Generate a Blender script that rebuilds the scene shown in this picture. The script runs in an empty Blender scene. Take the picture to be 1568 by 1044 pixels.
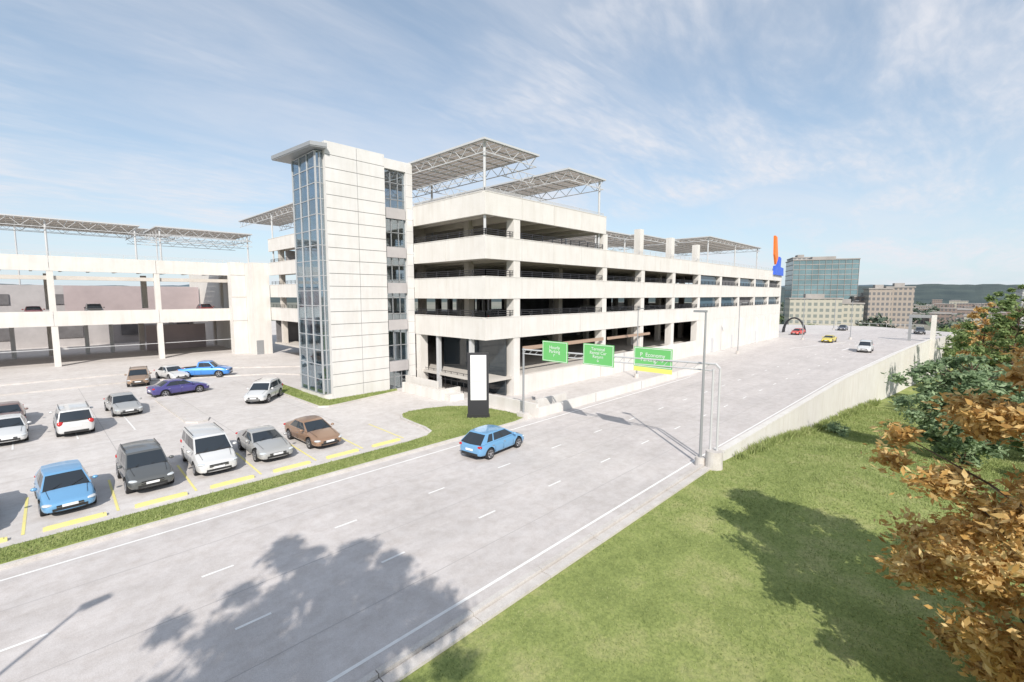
import bpy, bmesh, math, random
import numpy as np
from mathutils import Vector, Matrix
R=math.radians
random.seed(3); rng=np.random.default_rng(5)
scene=bpy.context.scene
COL=bpy.context.collection

# ------------------------------------------------------------------ materials
def newmat(name):
    m=bpy.data.materials.new(name); m.use_nodes=True
    nt=m.node_tree; b=nt.nodes['Principled BSDF']
    return m,nt,b
def mat(name,col,rough=0.6,var=0.0,scale=1.0,bump=0.0,bscale=20.0,metal=0.0,col2=None,spec=0.5,detail=6.0,streak=0.0):
    m,nt,b=newmat(name)
    b.inputs['Base Color'].default_value=(*col,1); b.inputs['Roughness'].default_value=rough
    b.inputs['Metallic'].default_value=metal; b.inputs['Specular IOR Level'].default_value=spec
    if var>0 or col2 or bump>0:
        g=nt.nodes.new('ShaderNodeNewGeometry')
    if var>0 or col2:
        n=nt.nodes.new('ShaderNodeTexNoise'); n.inputs['Scale'].default_value=scale; n.inputs['Detail'].default_value=detail
        n.inputs['Roughness'].default_value=0.6
        nt.links.new(g.outputs['Position'],n.inputs['Vector'])
        r=nt.nodes.new('ShaderNodeValToRGB'); r.color_ramp.elements[0].position=0.3; r.color_ramp.elements[1].position=0.7
        c2=col2 if col2 else tuple(min(1,c*(1+var)) for c in col)
        c1=col if col2 else tuple(c*(1-var) for c in col)
        r.color_ramp.elements[0].color=(*c1,1); r.color_ramp.elements[1].color=(*c2,1)
        nt.links.new(n.outputs['Fac'],r.inputs['Fac']); out=r.outputs['Color']
        if streak>0:
            mp=nt.nodes.new('ShaderNodeMapping'); mp.inputs['Scale'].default_value=(1,1,.12); nt.links.new(g.outputs['Position'],mp.inputs[0])
            n3=nt.nodes.new('ShaderNodeTexNoise'); n3.inputs['Scale'].default_value=1.6; n3.inputs['Detail'].default_value=6; n3.inputs['Roughness'].default_value=.7
            nt.links.new(mp.outputs[0],n3.inputs['Vector'])
            r3=nt.nodes.new('ShaderNodeValToRGB'); r3.color_ramp.elements[0].position=.3; r3.color_ramp.elements[1].position=.55
            k=1-streak; r3.color_ramp.elements[0].color=(k,k*.985,k*.96,1); r3.color_ramp.elements[1].color=(1,1,1,1); nt.links.new(n3.outputs['Fac'],r3.inputs['Fac'])
            x=nt.nodes.new('ShaderNodeMix'); x.data_type='RGBA'; x.blend_type='MULTIPLY'; x.inputs[0].default_value=1
            nt.links.new(out,x.inputs[6]); nt.links.new(r3.outputs[0],x.inputs[7]); out=x.outputs[2]
        nt.links.new(out,b.inputs['Base Color'])
    if bump>0:
        n2=nt.nodes.new('ShaderNodeTexNoise'); n2.inputs['Scale'].default_value=bscale; n2.inputs['Detail'].default_value=4
        nt.links.new(g.outputs['Position'],n2.inputs['Vector'])
        bp=nt.nodes.new('ShaderNodeBump'); bp.inputs['Strength'].default_value=bump; bp.inputs['Distance'].default_value=0.05
        nt.links.new(n2.outputs['Fac'],bp.inputs['Height']); nt.links.new(bp.outputs['Normal'],b.inputs['Normal'])
    return m
def pavemat(name,c,stain,along=0.0):
    m,nt,b=newmat(name); b.inputs['Roughness'].default_value=0.85; b.inputs['Specular IOR Level'].default_value=0.25
    g=nt.nodes.new('ShaderNodeNewGeometry'); L=nt.links.new
    mp=nt.nodes.new('ShaderNodeMapping'); mp.inputs['Scale'].default_value=(.12,1,1); L(g.outputs['Position'],mp.inputs[0])
    def noise(s,d,rg=0.6,src=None):
        n=nt.nodes.new('ShaderNodeTexNoise'); n.inputs['Scale'].default_value=s; n.inputs['Detail'].default_value=d; n.inputs['Roughness'].default_value=rg
        L(src or g.outputs['Position'],n.inputs['Vector']); return n
    def ramp(n,p0,p1,c0,c1):
        r=nt.nodes.new('ShaderNodeValToRGB'); r.color_ramp.elements[0].position=p0; r.color_ramp.elements[1].position=p1
        r.color_ramp.elements[0].color=(*c0,1); r.color_ramp.elements[1].color=(*c1,1); L(n.outputs['Fac'],r.inputs['Fac']); return r.outputs[0]
    def mul(a,bn,f=1.0):
        x=nt.nodes.new('ShaderNodeMix'); x.data_type='RGBA'; x.blend_type='MULTIPLY'; x.inputs[0].default_value=f
        L(a,x.inputs[6]); L(bn,x.inputs[7]); return x.outputs[2]
    a=ramp(noise(0.22,9,0.7),0.30,0.66,stain,c)
    a=mul(a,ramp(noise(1.6,9,0.78),0.30,0.58,(0.84,0.815,0.79),(1.03,1.03,1.03)))
    a=mul(a,ramp(noise(38,3),0.35,0.65,(0.88,0.88,0.88),(1.06,1.06,1.06)))
    if along>0: a=mul(a,ramp(noise(.9,5,.6,mp.outputs[0]),.35,.6,(1-along,1-along,1-along*.95),(1.02,1.02,1.02)))
    L(a,b.inputs['Base Color'])
    bp=nt.nodes.new('ShaderNodeBump'); bp.inputs['Strength'].default_value=0.25; bp.inputs['Distance'].default_value=0.02
    L(noise(30,4).outputs['Fac'],bp.inputs['Height']); L(bp.outputs['Normal'],b.inputs['Normal'])
    return m
def grassmat(name,c1,c2,c3):
    m,nt,b=newmat(name); b.inputs['Roughness'].default_value=0.9; b.inputs['Specular IOR Level'].default_value=0.1
    g=nt.nodes.new('ShaderNodeNewGeometry'); L=nt.links.new
    n=nt.nodes.new('ShaderNodeTexNoise'); n.inputs['Scale'].default_value=0.45; n.inputs['Detail'].default_value=7; n.inputs['Roughness'].default_value=0.7
    L(g.outputs['Position'],n.inputs['Vector'])
    r=nt.nodes.new('ShaderNodeValToRGB'); r.color_ramp.elements[0].position=0.33; r.color_ramp.elements[1].position=0.68
    r.color_ramp.elements[0].color=(*c1,1); r.color_ramp.elements[1].color=(*c3,1); e=r.color_ramp.elements.new(0.5); e.color=(*c2,1)
    L(n.outputs['Fac'],r.inputs['Fac'])
    n2=nt.nodes.new('ShaderNodeTexNoise'); n2.inputs['Scale'].default_value=9; n2.inputs['Detail'].default_value=5; n2.inputs['Roughness'].default_value=0.8
    L(g.outputs['Position'],n2.inputs['Vector'])
    r2=nt.nodes.new('ShaderNodeValToRGB'); r2.color_ramp.elements[0].position=0.35; r2.color_ramp.elements[1].position=0.62
    r2.color_ramp.elements[0].color=(0.7,0.72,0.66,1); r2.color_ramp.elements[1].color=(1.15,1.12,1.0,1)
    L(n2.outputs['Fac'],r2.inputs['Fac'])
    x=nt.nodes.new('ShaderNodeMix'); x.data_type='RGBA'; x.blend_type='MULTIPLY'; x.inputs[0].default_value=1
    L(r.outputs[0],x.inputs[6]); L(r2.outputs[0],x.inputs[7]); L(x.outputs[2],b.inputs['Base Color'])
    bp=nt.nodes.new('ShaderNodeBump'); bp.inputs['Strength'].default_value=0.5; bp.inputs['Distance'].default_value=0.06
    L(n2.outputs['Fac'],bp.inputs['Height']); L(bp.outputs['Normal'],b.inputs['Normal'])
    return m
def leafmat(name,cols,scale=1.2,trans=0.35,rnd=.35):
    m,nt,b=newmat(name); L=nt.links.new; b.inputs['Roughness'].default_value=0.6; b.inputs['Specular IOR Level'].default_value=0.2
    g=nt.nodes.new('ShaderNodeNewGeometry')
    n=nt.nodes.new('ShaderNodeTexNoise'); n.inputs['Scale'].default_value=scale; n.inputs['Detail'].default_value=5; n.inputs['Roughness'].default_value=0.8
    L(g.outputs['Position'],n.inputs['Vector'])
    a=nt.nodes.new('ShaderNodeMath'); a.operation='ADD'; s=nt.nodes.new('ShaderNodeMath'); s.operation='MULTIPLY'; s.inputs[1].default_value=rnd
    L(g.outputs['Random Per Island'],s.inputs[0]); L(n.outputs['Fac'],a.inputs[0]); L(s.outputs[0],a.inputs[1])
    r=nt.nodes.new('ShaderNodeValToRGB'); r.color_ramp.elements[0].position=0.42; r.color_ramp.elements[1].position=0.92
    r.color_ramp.elements[0].color=(*cols[0],1); r.color_ramp.elements[1].color=(*cols[-1],1)
    if len(cols)>2:
        e=r.color_ramp.elements.new(0.66); e.color=(*cols[1],1)
    L(a.outputs[0],r.inputs['Fac']); L(r.outputs[0],b.inputs['Base Color'])
    t=nt.nodes.new('ShaderNodeBsdfTranslucent'); L(r.outputs[0],t.inputs['Color'])
    mx=nt.nodes.new('ShaderNodeMixShader'); mx.inputs[0].default_value=trans
    L(b.outputs[0],mx.inputs[1]); L(t.outputs[0],mx.inputs[2]); L(mx.outputs[0],nt.nodes['Material Output'].inputs['Surface'])
    return m
def glassmat(name,tint,fac=0.5,rough=0.03,gcol=(0.9,0.95,1)):
    m,nt,b=newmat(name); L=nt.links.new
    t=nt.nodes.new('ShaderNodeBsdfTransparent'); t.inputs[0].default_value=(*tint,1)
    gl=nt.nodes.new('ShaderNodeBsdfGlossy'); gl.inputs['Roughness'].default_value=rough; gl.inputs[0].default_value=(*gcol,1)
    mx=nt.nodes.new('ShaderNodeMixShader'); mx.inputs[0].default_value=fac
    L(t.outputs[0],mx.inputs[1]); L(gl.outputs[0],mx.inputs[2]); L(mx.outputs[0],nt.nodes['Material Output'].inputs['Surface'])
    return m

M={}
M['white']=mat('painted_concrete',(0.645,0.62,0.585),0.8,col2=(0.70,0.68,0.65),scale=0.5,bump=0.25,bscale=9,spec=0.2,streak=.08)
M['panel']=mat('facade_panel',(0.63,0.62,0.605),0.6,col2=(0.69,0.68,0.665),scale=0.7,spec=0.3,streak=.06)
M['seam']=mat('panel_seam',(0.20,0.20,0.20),0.8)
M['slab']=mat('concrete_slab',(0.52,0.49,0.45),0.9,var=0.08,scale=0.6)
M['beam']=mat('concrete_beam',(0.56,0.52,0.47),0.9,var=0.08,scale=0.5)
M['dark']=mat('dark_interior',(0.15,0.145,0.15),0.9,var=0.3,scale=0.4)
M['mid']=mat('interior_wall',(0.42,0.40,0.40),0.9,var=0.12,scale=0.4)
M['grey']=mat('grey_steel',(0.33,0.34,0.35),0.5,metal=0.3)
M['mull']=mat('mullion',(0.42,0.43,0.44),0.5)
M['lsteel']=mat('light_steel',(0.55,0.555,0.56),0.5,metal=0.1)
M['black']=mat('black_metal',(0.03,0.03,0.035),0.5)
m,nt,b=newmat('canopy_panel'); b.inputs['Base Color'].default_value=(.44,.40,.36,1); b.inputs['Roughness'].default_value=.8
t_=nt.nodes.new('ShaderNodeBsdfTranslucent'); t_.inputs[0].default_value=(.42,.37,.32,1)
x_=nt.nodes.new('ShaderNodeMixShader'); x_.inputs[0].default_value=.33; nt.links.new(b.outputs[0],x_.inputs[1]); nt.links.new(t_.outputs[0],x_.inputs[2]); nt.links.new(x_.outputs[0],nt.nodes['Material Output'].inputs['Surface']); M['canopy']=m
M['pave']=pavemat('parking_concrete',(0.65,0.62,0.60),(0.54,0.51,0.49))
M['road']=pavemat('road_surface',(0.61,0.575,0.56),(0.505,0.475,0.46),.06)
M['kerb']=pavemat('kerb_concrete',(0.64,0.61,0.58),(0.50,0.475,0.45))
M['joint']=mat('concrete_joint',(0.40,0.38,0.37),0.9)
M['paint']=mat('white_marking',(0.84,0.84,0.82),0.7,col2=(0.72,0.71,0.70),scale=2.5)
M['yellow']=mat('yellow_marking',(0.80,0.72,0.22),0.7,col2=(0.72,0.64,0.30),scale=3)
M['grass']=grassmat('grass_ground',(0.19,0.235,0.085),(0.27,0.32,0.12),(0.38,0.385,0.19))
M['blade']=leafmat('grass_blade',[(0.20,0.255,0.085),(0.31,0.365,0.135),(0.48,0.475,0.26)],scale=0.38,trans=0.25,rnd=.22)
M['glass']=glassmat('curtain_glass',(0.62,0.71,0.76),0.34,gcol=(.82,.88,.93))
M['dglass']=mat('dark_glazing',(0.03,0.04,0.05),0.05,spec=0.8)
M['bglass']=mat('blue_glazing',(0.10,0.16,0.21),0.08,spec=0.9)
M['green']=mat('sign_green',(0.15,0.50,0.15),0.5)
M['signy']=mat('sign_yellow',(0.80,0.78,0.18),0.5)
M['signw']=mat('sign_white',(0.80,0.80,0.80),0.5)
M['orange']=mat('orange_paint',(0.85,0.20,0.03),0.5)
M['blue']=mat('blue_paint',(0.05,0.13,0.62),0.5)
M['brown']=mat('brown_rail',(0.38,0.27,0.20),0.7)
M['mauve']=mat('mauve_panel',(0.42,0.355,0.36),0.8,var=.1,scale=.3)
M['bark']=mat('bark',(0.12,0.08,0.055),0.95,var=0.3,scale=6,bump=0.6,bscale=18)
M['tyre']=mat('tyre_rubber',(0.025,0.025,0.027),0.85)
M['rim']=mat('alloy_rim',(0.5,0.5,0.52),0.3,metal=0.8)
M['carglass']=mat('car_glass',(0.025,0.032,0.04),0.04,spec=0.7)
M['trim']=mat('black_trim',(0.025,0.025,0.025),0.6)
M['lamp']=mat('headlamp_lens',(0.55,0.58,0.6),0.1,spec=1.0)
M['tail']=mat('tail_lamp_lens',(0.5,0.02,0.02),0.15,spec=0.8)

# ------------------------------------------------------------------ mesh helpers
class MB:
    def __init__(s): s.v=[]; s.f=[]; s.m=[]; s.mats=[]
    def mi(s,k):
        if k not in s.mats: s.mats.append(k)
        return s.mats.index(k)
    def poly(s,pts,k):
        n=len(s.v); s.v+= [tuple(p) for p in pts]; s.f.append(tuple(range(n,n+len(pts)))); s.m.append(s.mi(k))
    def box(s,x0,x1,y0,y1,z0,z1,k):
        if x0>x1:x0,x1=x1,x0
        if y0>y1:y0,y1=y1,y0
        n=len(s.v); s.v+=[(x0,y0,z0),(x1,y0,z0),(x1,y1,z0),(x0,y1,z0),(x0,y0,z1),(x1,y0,z1),(x1,y1,z1),(x0,y1,z1)]
        i=s.mi(k)
        for q in ((0,3,2,1),(4,5,6,7),(0,1,5,4),(1,2,6,5),(2,3,7,6),(3,0,4,7)):
            s.f.append(tuple(n+a for a in q)); s.m.append(i)
    def bar(s,p,q,r,k,n=4,r2=None):
        p=Vector(p);q=Vector(q);d=q-p
        if d.length<1e-6:return
        d.normalize(); up=Vector((0,0,1)) if abs(d.z)<0.95 else Vector((1,0,0))
        a=d.cross(up).normalized(); b=d.cross(a); r2=r if r2 is None else r2
        st=len(s.v); off=math.pi/4 if n==4 else 0
        for c,rr in ((p,r),(q,r2)):
            for i in range(n):
                t=2*math.pi*i/n+off; s.v.append(tuple(c+a*math.cos(t)*rr+b*math.sin(t)*rr))
        i=s.mi(k)
        for j in range(n):
            s.f.append((st+j,st+(j+1)%n,st+n+(j+1)%n,st+n+j)); s.m.append(i)
        s.f.append(tuple(st+j for j in reversed(range(n)))); s.m.append(i)
        s.f.append(tuple(st+n+j for j in range(n))); s.m.append(i)
    def prism(s,pts,z0,z1,k,ktop=None):
        n=len(pts); st=len(s.v)
        s.v+=[(x,y,z0) for x,y in pts]+[(x,y,z1) for x,y in pts]; i=s.mi(k); it=s.mi(ktop or k)
        for j in range(n):
            s.f.append((st+j,st+(j+1)%n,st+n+(j+1)%n,st+n+j)); s.m.append(i)
        s.f.append(tuple(st+n+j for j in range(n))); s.m.append(it)
        s.f.append(tuple(st+j for j in reversed(range(n)))); s.m.append(i)
    def obj(s,name,parent=None,smooth=False,bevel=0):
        me=bpy.data.meshes.new(name); me.from_pydata(s.v,[],s.f)
        for k in s.mats: me.materials.append(M[k] if isinstance(k,str) else k)
        me.polygons.foreach_set('material_index',s.m)
        if smooth: me.polygons.foreach_set('use_smooth',[True]*len(s.f))
        me.update(); o=bpy.data.objects.new(name,me); COL.objects.link(o)
        if parent: o.parent=parent
        if bevel:
            b=o.modifiers.new('b','BEVEL'); b.width=bevel; b.segments=2; b.limit_method='ANGLE'
        return o
def empty(name,loc=(0,0,0),rz=0):
    e=bpy.data.objects.new(name,None); e.location=loc; e.rotation_euler=(0,0,rz); e.empty_display_size=0.3; COL.objects.link(e); return e
def npmesh(name,verts,nper,m,parent=None):
    n=len(verts)//nper; me=bpy.data.meshes.new(name)
    me.vertices.add(len(verts)); me.vertices.foreach_set('co',verts.astype(np.float32).ravel())
    me.loops.add(n*nper); me.loops.foreach_set('vertex_index',np.arange(n*nper,dtype=np.int32))
    me.polygons.add(n); me.polygons.foreach_set('loop_start',np.arange(0,n*nper,nper,dtype=np.int32))
    me.polygons.foreach_set('loop_total',np.full(n,nper,dtype=np.int32))
    me.materials.append(m); me.update(calc_edges=True); me.validate()
    o=bpy.data.objects.new(name,me); COL.objects.link(o)
    if parent: o.parent=parent
    return o

# ------------------------------------------------------------------ terrain
def wall_y(x): return float(np.interp(x,[-60,27,60,95,125,160],[9.35,9.35,8.7,6.8,4.6,1.0]))
def tz(x,y):
    z=-np.interp(x,[26,34,45,80,125,200,320],[0,0.5,2.0,5.0,7.6,9.5,12])
    z=z-np.clip(3-y,0,90)*0.035*np.clip((x-5)/30,0,1)-np.clip(-y-10,0,60)*0.04
    und=0.12*np.sin(x*0.5+1)*np.sin(y*0.45)+0.25*np.sin(x*0.17+2)*np.sin(y*0.21+1)
    z=z+und*np.clip((9-y)/5,0,1)*np.clip((200-x)/60,0,1)
    r=np.hypot(x,y); z=np.where(r>400, np.minimum(z,-12)-0.0*r,z)
    return z-0.04
xs=np.unique(np.concatenate([np.arange(-40,160,1.5),np.arange(160,420,15),np.geomspace(420,7000,26),-np.geomspace(42,7000,26)]))
ys=np.unique(np.concatenate([np.arange(-40,14,1.25),np.arange(14,200,12),np.geomspace(200,7000,24),-np.geomspace(42,7000,30)]))
XX,YY=np.meshgrid(xs,ys,indexing='ij'); ZZ=tz(XX,YY)
vs=np.stack([XX,YY,ZZ],-1).reshape(-1,3); ny=len(ys)
fs=[(i*ny+j,(i+1)*ny+j,(i+1)*ny+j+1,i*ny+j+1) for i in range(len(xs)-1) for j in range(ny-1)]
me=bpy.data.meshes.new('ground'); me.from_pydata(vs.tolist(),[],fs)
M['far']=mat('distant_land',(0.11,0.14,0.10),0.95,col2=(0.28,0.25,0.21),scale=0.012,detail=8)
me.materials.append(M['grass']); me.materials.append(M['far'])
for p in me.polygons:
    p.use_smooth=True
    c=p.center
    if math.hypot(c.x,c.y)>230: p.material_index=1
ground=bpy.data.objects.new('ground',me); COL.objects.link(ground)

deck=MB()
pts=[(-60,9.55),(27,9.55),(60,8.9),(95,7.0),(125,4.8),(160,1.2),(175,20),(160,60),(150,180),(-60,180)]
deck.prism(pts,-14,0.0,'pave')
deck.obj('parking_pavement')
rd=MB()
rd.poly([(-60,9.7,.004),(27,9.7,.004),(60,9.1,.004),(95,7.2,.004),(125,5.0,.004),(158,1.6,.004),(170,14,.004),(140,24,.004),(116,28.2,.004),(52,22.6,.004),(-60,22.65,.004)],'road')
rd.obj('road')
mk=MB()
def strip(b,x0,y0,x1,y1,w,k,z=.009):
    d=Vector((x1-x0,y1-y0)); n=Vector((-d.y,d.x)).normalized()*w/2
    b.poly([(x0-n.x,y0-n.y,z),(x1-n.x,y1-n.y,z),(x1+n.x,y1+n.y,z),(x0+n.x,y0+n.y,z)],k)
strip(mk,-60,10.35,26.5,10.35,.11,'paint'); strip(mk,-60,21.9,52,21.9,.11,'paint'); strip(mk,26.5,10.35,60,9.8,.11,'paint')
strip(mk,60,9.8,95,7.9,.12,'paint'); strip(mk,95,7.9,125,5.7,.12,'paint')
for i in range(-8,32):
    x=-0.6+4.53*i
    if x>120: break
    dy=float(np.interp(x,[27,60,95,125],[0,-.2,-1.4,-3]))
    for yb in (13.95,17.45):
        strip(mk,x-.47,yb+dy,x+.47,yb+dy,.10,'paint')
strip(mk,92,21.5,112,16.5,.2,'paint'); strip(mk,95,14.5,100,14.2,.25,'paint'); strip(mk,104,14,109,13.2,.25,'paint')
for i in range(-4,7):
    x=-0.6+2.85*i; strip(mk,x,25.6,x+.15,30.3,.10,'yellow')
for i in range(-3,4):
    x=2.9*i-1.0; strip(mk,x,40.5,x,49.5,.09,'paint')
strip(mk,-10,45,7,45,.09,'paint')
mk.obj('road_markings')
jt=MB()
for y in (33.5,38.2,54.5,59.5): strip(jt,-60,y,15.9,y,.035,'joint',.0045)
for x in range(-57,16,6): strip(jt,x+.3,31.5,x+.3,62.8,.035,'joint',.0045)
for y in (12.15,15.7,19.7): strip(jt,-60,y,52,y,.03,'joint',.0075)
jt.obj('pavement_joints')
for i in range(-3,6):
    x=-0.6+2.85*i
    b=MB(); x0,x1=x+.55,x+2.45
    b.box(x0,x1,25.36,25.56,.004,.11,'yellow'); b.box(x0+.1,x1-.1,25.40,25.52,.11,.14,'yellow'); b.obj('wheel_stop')

kb=MB()
def kerbline(b,pts,w=.16,h=.13,k='kerb',z0=0):
    for (x0,y0),(x1,y1) in zip(pts[:-1],pts[1:]):
        d=Vector((x1-x0,y1-y0)); l=d.length; n=Vector((-d.y,d.x))/l*w/2
        seg=max(1,int(l/3)) if l>4 else 1
        for s in range(seg):
            a0=s/seg; a1=(s+1)/seg-(0.015/l*2 if seg>1 else 0)
            p=[(x0+d.x*a0-n.x,y0+d.y*a0-n.y),(x0+d.x*a1-n.x,y0+d.y*a1-n.y),(x0+d.x*a1+n.x,y0+d.y*a1+n.y),(x0+d.x*a0+n.x,y0+d.y*a0+n.y)]
            b.prism(p,z0,z0+h,k)
kerbline(kb,[(-40,9.66),(26.5,9.66)],.18,.15)
kerbline(kb,[(-40,9.36),(26.5,9.36)],.34,.09,z0=-.03)
kb.obj('road_kerb')
med=[(-50,22.8),(24.2,22.8),(25.3,23.0),(25.9,23.7),(25.9,25.5),(25.6,27.6),(24.9,29.2),(23.6,30.3),(22,30.9),(20.4,31.1),(19.5,30.7),(19.0,29.8),(18.8,28),(18.7,26.5),(18.4,25.4),(17.6,24.8),(16,24.6),(-50,24.6)]
m2=MB(); m2.prism(med,0.0,.13,'kerb'); m2.obj('median_kerb')
def inset(pts,d):
    out=[]; n=len(pts)
    for i in range(n):
        p=Vector(pts[i]);a=(p-Vector(pts[i-1])).normalized();c=(Vector(pts[(i+1)%n])-p).normalized()
        t=(a+c).normalized(); nn=Vector((-t.y,t.x)); k=d/max(.5,nn.dot(Vector((-a.y,a.x))))
        out.append(tuple(p+nn*k))
    return out
g2=MB(); g2.prism(inset(med,.17),.10,.15,'grass'); g2.obj('median_lawn')
tl=[(16.3,37.8),(17.0,37.3),(18.0,37.4),(24.5,38.6),(25,39.6),(18.1,39.6),(18.1,50),(17.0,50.6),(16.2,50)]
b=MB(); b.prism(tl,0,.12,'kerb'); b.obj('planter_kerb')
b=MB(); b.prism(inset(tl,.14),.10,.14,'grass'); b.obj('planter_lawn')
isl=[(7.6,40.0),(8.2,39.4),(8.9,39.6),(9.2,40.4),(9.0,51),(8.5,51.8),(7.8,51.6),(7.5,50.8)]
b=MB(); b.prism(isl,0,.12,'kerb'); b.prism(inset(isl,.16),.118,.124,'pave'); b.obj('parking_island')
b=MB(); kerbline(b,[(-30,63.5),(8,63.3),(20,58),(21.8,55)],.2,.13); kerbline(b,[(-30,71),(14,70),(26,60)],.2,.13); b.obj('access_road_kerb')

def inpoly(px,py,poly):
    c=np.zeros(len(px),bool); n=len(poly)
    for i in range(n):
        x0,y0=poly[i];x1,y1=poly[i-1]
        cond=((y0>py)!=(y1>py))&(px<(x1-x0)*(py-y0)/(y1-y0+1e-12)+x0); c^=cond
    return c
def blades(name,px,py,pz,h,w):
    n=len(px); a=rng.uniform(0,2*np.pi,n); lean=rng.normal(0,.45,(n,2))
    hh=h*rng.uniform(.5,1.3,n); c=np.stack([px,py,pz],1)
    d=np.stack([np.cos(a),np.sin(a),np.zeros(n)],1)*w[:,None]/2
    t=c+np.stack([lean[:,0]*hh,lean[:,1]*hh,hh],1)
    return npmesh(name,np.stack([c-d,c+d,t],1).reshape(-1,3),3,M['blade'])
N=230000
r=rng.uniform(0,1,N)**1.5; X=4+r*66; Yb=rng.uniform(-14,9.15,N)
keep=Yb<np.interp(X,[0,27,60,95],[9.1,9.1,8.4,6.5]); X=X[keep];Yb=Yb[keep]
n2=5000; tx=rng.uniform(28,75,120); wi=rng.integers(0,120,n2); X2=tx[wi]+rng.normal(0,.22,n2); Y2=np.interp(X2,[27,60,95],[9.0,8.3,6.4])-np.abs(rng.normal(0,.25,n2))
dist=np.hypot(X,Yb); Zb=tz(X,Yb)-.01; hs=0.035+dist*0.0018; ws=0.012+dist*0.0012
d2=np.hypot(X2,Y2)
blades('grass',np.concatenate([X,X2]),np.concatenate([Yb,Y2]),np.concatenate([Zb,tz(X2,Y2)-.02]),np.concatenate([hs,.2+d2*.006]),np.concatenate([ws,.04+d2*.0012]))
med_i=inset(med,.2); X=rng.uniform(-6,26,80000);Yb=rng.uniform(22.8,31.2,80000); k=inpoly(X,Yb,med_i); X=X[k];Yb=Yb[k]
blades('median_grass',X,Yb,np.full(len(X),.145),np.full(len(X),.08),np.full(len(X),.045))
ti=inset(tl,.18); X=rng.uniform(16,25,20000);Yb=rng.uniform(37,51,20000); k=inpoly(X,Yb,ti); X=X[k];Yb=Yb[k]
blades('planter_grass',X,Yb,np.full(len(X),.135),np.full(len(X),.1),np.full(len(X),.06))

w=MB()
wx=[26.8]+[30+4*k for k in range(25)]
for a,c in zip(wx[:-1],wx[1:]):
    c2=c-.04; ya,yc=wall_y(a),wall_y(c2)
    w.prism([(a,ya-.12),(c2,yc-.12),(c2,yc+.18),(a,ya+.18)],-14,.42,'white')
    w.prism([(a,ya-.17),(c2,yc-.17),(c2,yc+.23),(a,ya+.23)],.42,.54,'white')
    w.prism([(a+.02,ya-.06),(c,yc-.06),(c,yc+.12),(a+.02,ya+.12)],-13.9,.4,'seam')
w.obj('retaining_wall')

# ------------------------------------------------------------------ parking garage
LV=[(5.35,7.25),(8.9,10.78),(12.3,14.2),(15.96,17.82)]
garage=empty('parking_garage')
sp=MB(); XC=27.24; YC=29.35
def span_x(x0,x1,y,lv,t=.28):
    seg=max(1,round((x1-x0)/4.35))
    for i in range(seg):
        a=x0+(x1-x0)*i/seg; c=x0+(x1-x0)*(i+1)/seg-(.04 if i<seg-1 else 0)
        sp.box(a,c,y,y+t,lv[0],lv[1],'white')
    sp.box(x0+.1,x1-.1,y+.06,y+t-.03,lv[0]+.02,lv[1]-.02,'seam')
    sp.box(x0+.02,x1-.02,y-.03,y+t+.05,lv[1]+.001,lv[1]+.06,'white')
def span_y(y0,y1,x,lv,t=.28):
    seg=max(1,round((y1-y0)/5))
    for i in range(seg):
        a=y0+(y1-y0)*i/seg; c=y0+(y1-y0)*(i+1)/seg-(.04 if i<seg-1 else 0)
        sp.box(x,x+t,a,c,lv[0],lv[1],'white')
    sp.box(x+.06,x+t-.03,y0+.1,y1-.1,lv[0]+.02,lv[1]-.02,'seam')
    sp.box(x-.03,x+t+.05,y0+.06,y1-.02,lv[1]+.001,lv[1]+.06,'white')
for i,lv in enumerate(LV):
    span_x(XC,45.6,YC,lv)
    span_y(YC+.28,39.7,XC,lv)
    span_y(46.2,79,XC,lv)
    if i<3: span_x(45.62,115.5,YC+.003,lv)
    if i<3: sp.box(115.2,115.5,YC+.31,75,lv[0],lv[1],'white')
sp.box(45.32,45.6,YC+.3,60,LV[3][0],LV[3][1],'white')
sp.obj('parapets',garage)
fl=MB()
for i,lv in enumerate(LV):
    z=lv[0]+.75
    x1=45.3 if i==3 else 115.1
    fl.box(XC+.3,x1,YC+.3,78.9,z-.18,z,'slab')
    x=XC+1.2
    while x<x1-.5:
        fl.box(x,x+.28,YC+.32,78.5,z-.75,z-.182,'beam'); x+=2.9
fl.box(XC+.3,115.1,YC+.3,78.9,1.55,1.8,'slab')
fl.obj('floor_slabs',garage)
cl=MB()
cxs=[31.2,45.6]+[45.6+8.7*k for k in range(1,9)]
for k,x in enumerate(cxs):
    top=15.96 if k<2 else 12.3
    for z0,z1 in ((0,5.35),(7.31,8.9),(10.84,12.3),(14.26,15.96)):
        if z1<=top+.01: cl.box(x-.42,x+.42,YC+.06,YC+.95,z0,z1,'white')
    if k in (2,3,4):
        cl.box(x-.45,x+.45,YC+.36,YC+1.2,13.05,17.4-.3*(k-2),'white')
for y in (36,44,52,60,68,76):
    for x in [XC+.8]+[31.2]+[36.9+8.7*k for k in range(0,9)]:
        if y<46 and x<28.5: continue
        for i,(z0,z1) in enumerate(((1.8,5.9),(6.1,9.47),(9.65,12.87),(13.05,16.53))):
            if i==3 and x>45: continue
            cl.box(x-.35,x+.35,y-.35,y+.35,z0,z1,'beam')
cl.box(XC+.05,XC+.9,38.9,39.65,0,5.35,'white')
cl.obj('columns',garage)
rl=MB()
def rail(p,q,z,h=.55,step=1.45,posts='black',r=.035):
    p=Vector((*p,0));q=Vector((*q,0));L=(q-p).length;n=max(1,int(L/step))
    for k in range(n+1):
        c=p.lerp(q,k/n); rl.bar((c.x,c.y,z),(c.x,c.y,z+h),r,posts)
    for hh in (.2,.38,.55):
        rl.bar((p.x,p.y,z+hh*h/.55),(q.x,q.y,z+hh*h/.55),r*.75,posts)
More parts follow.
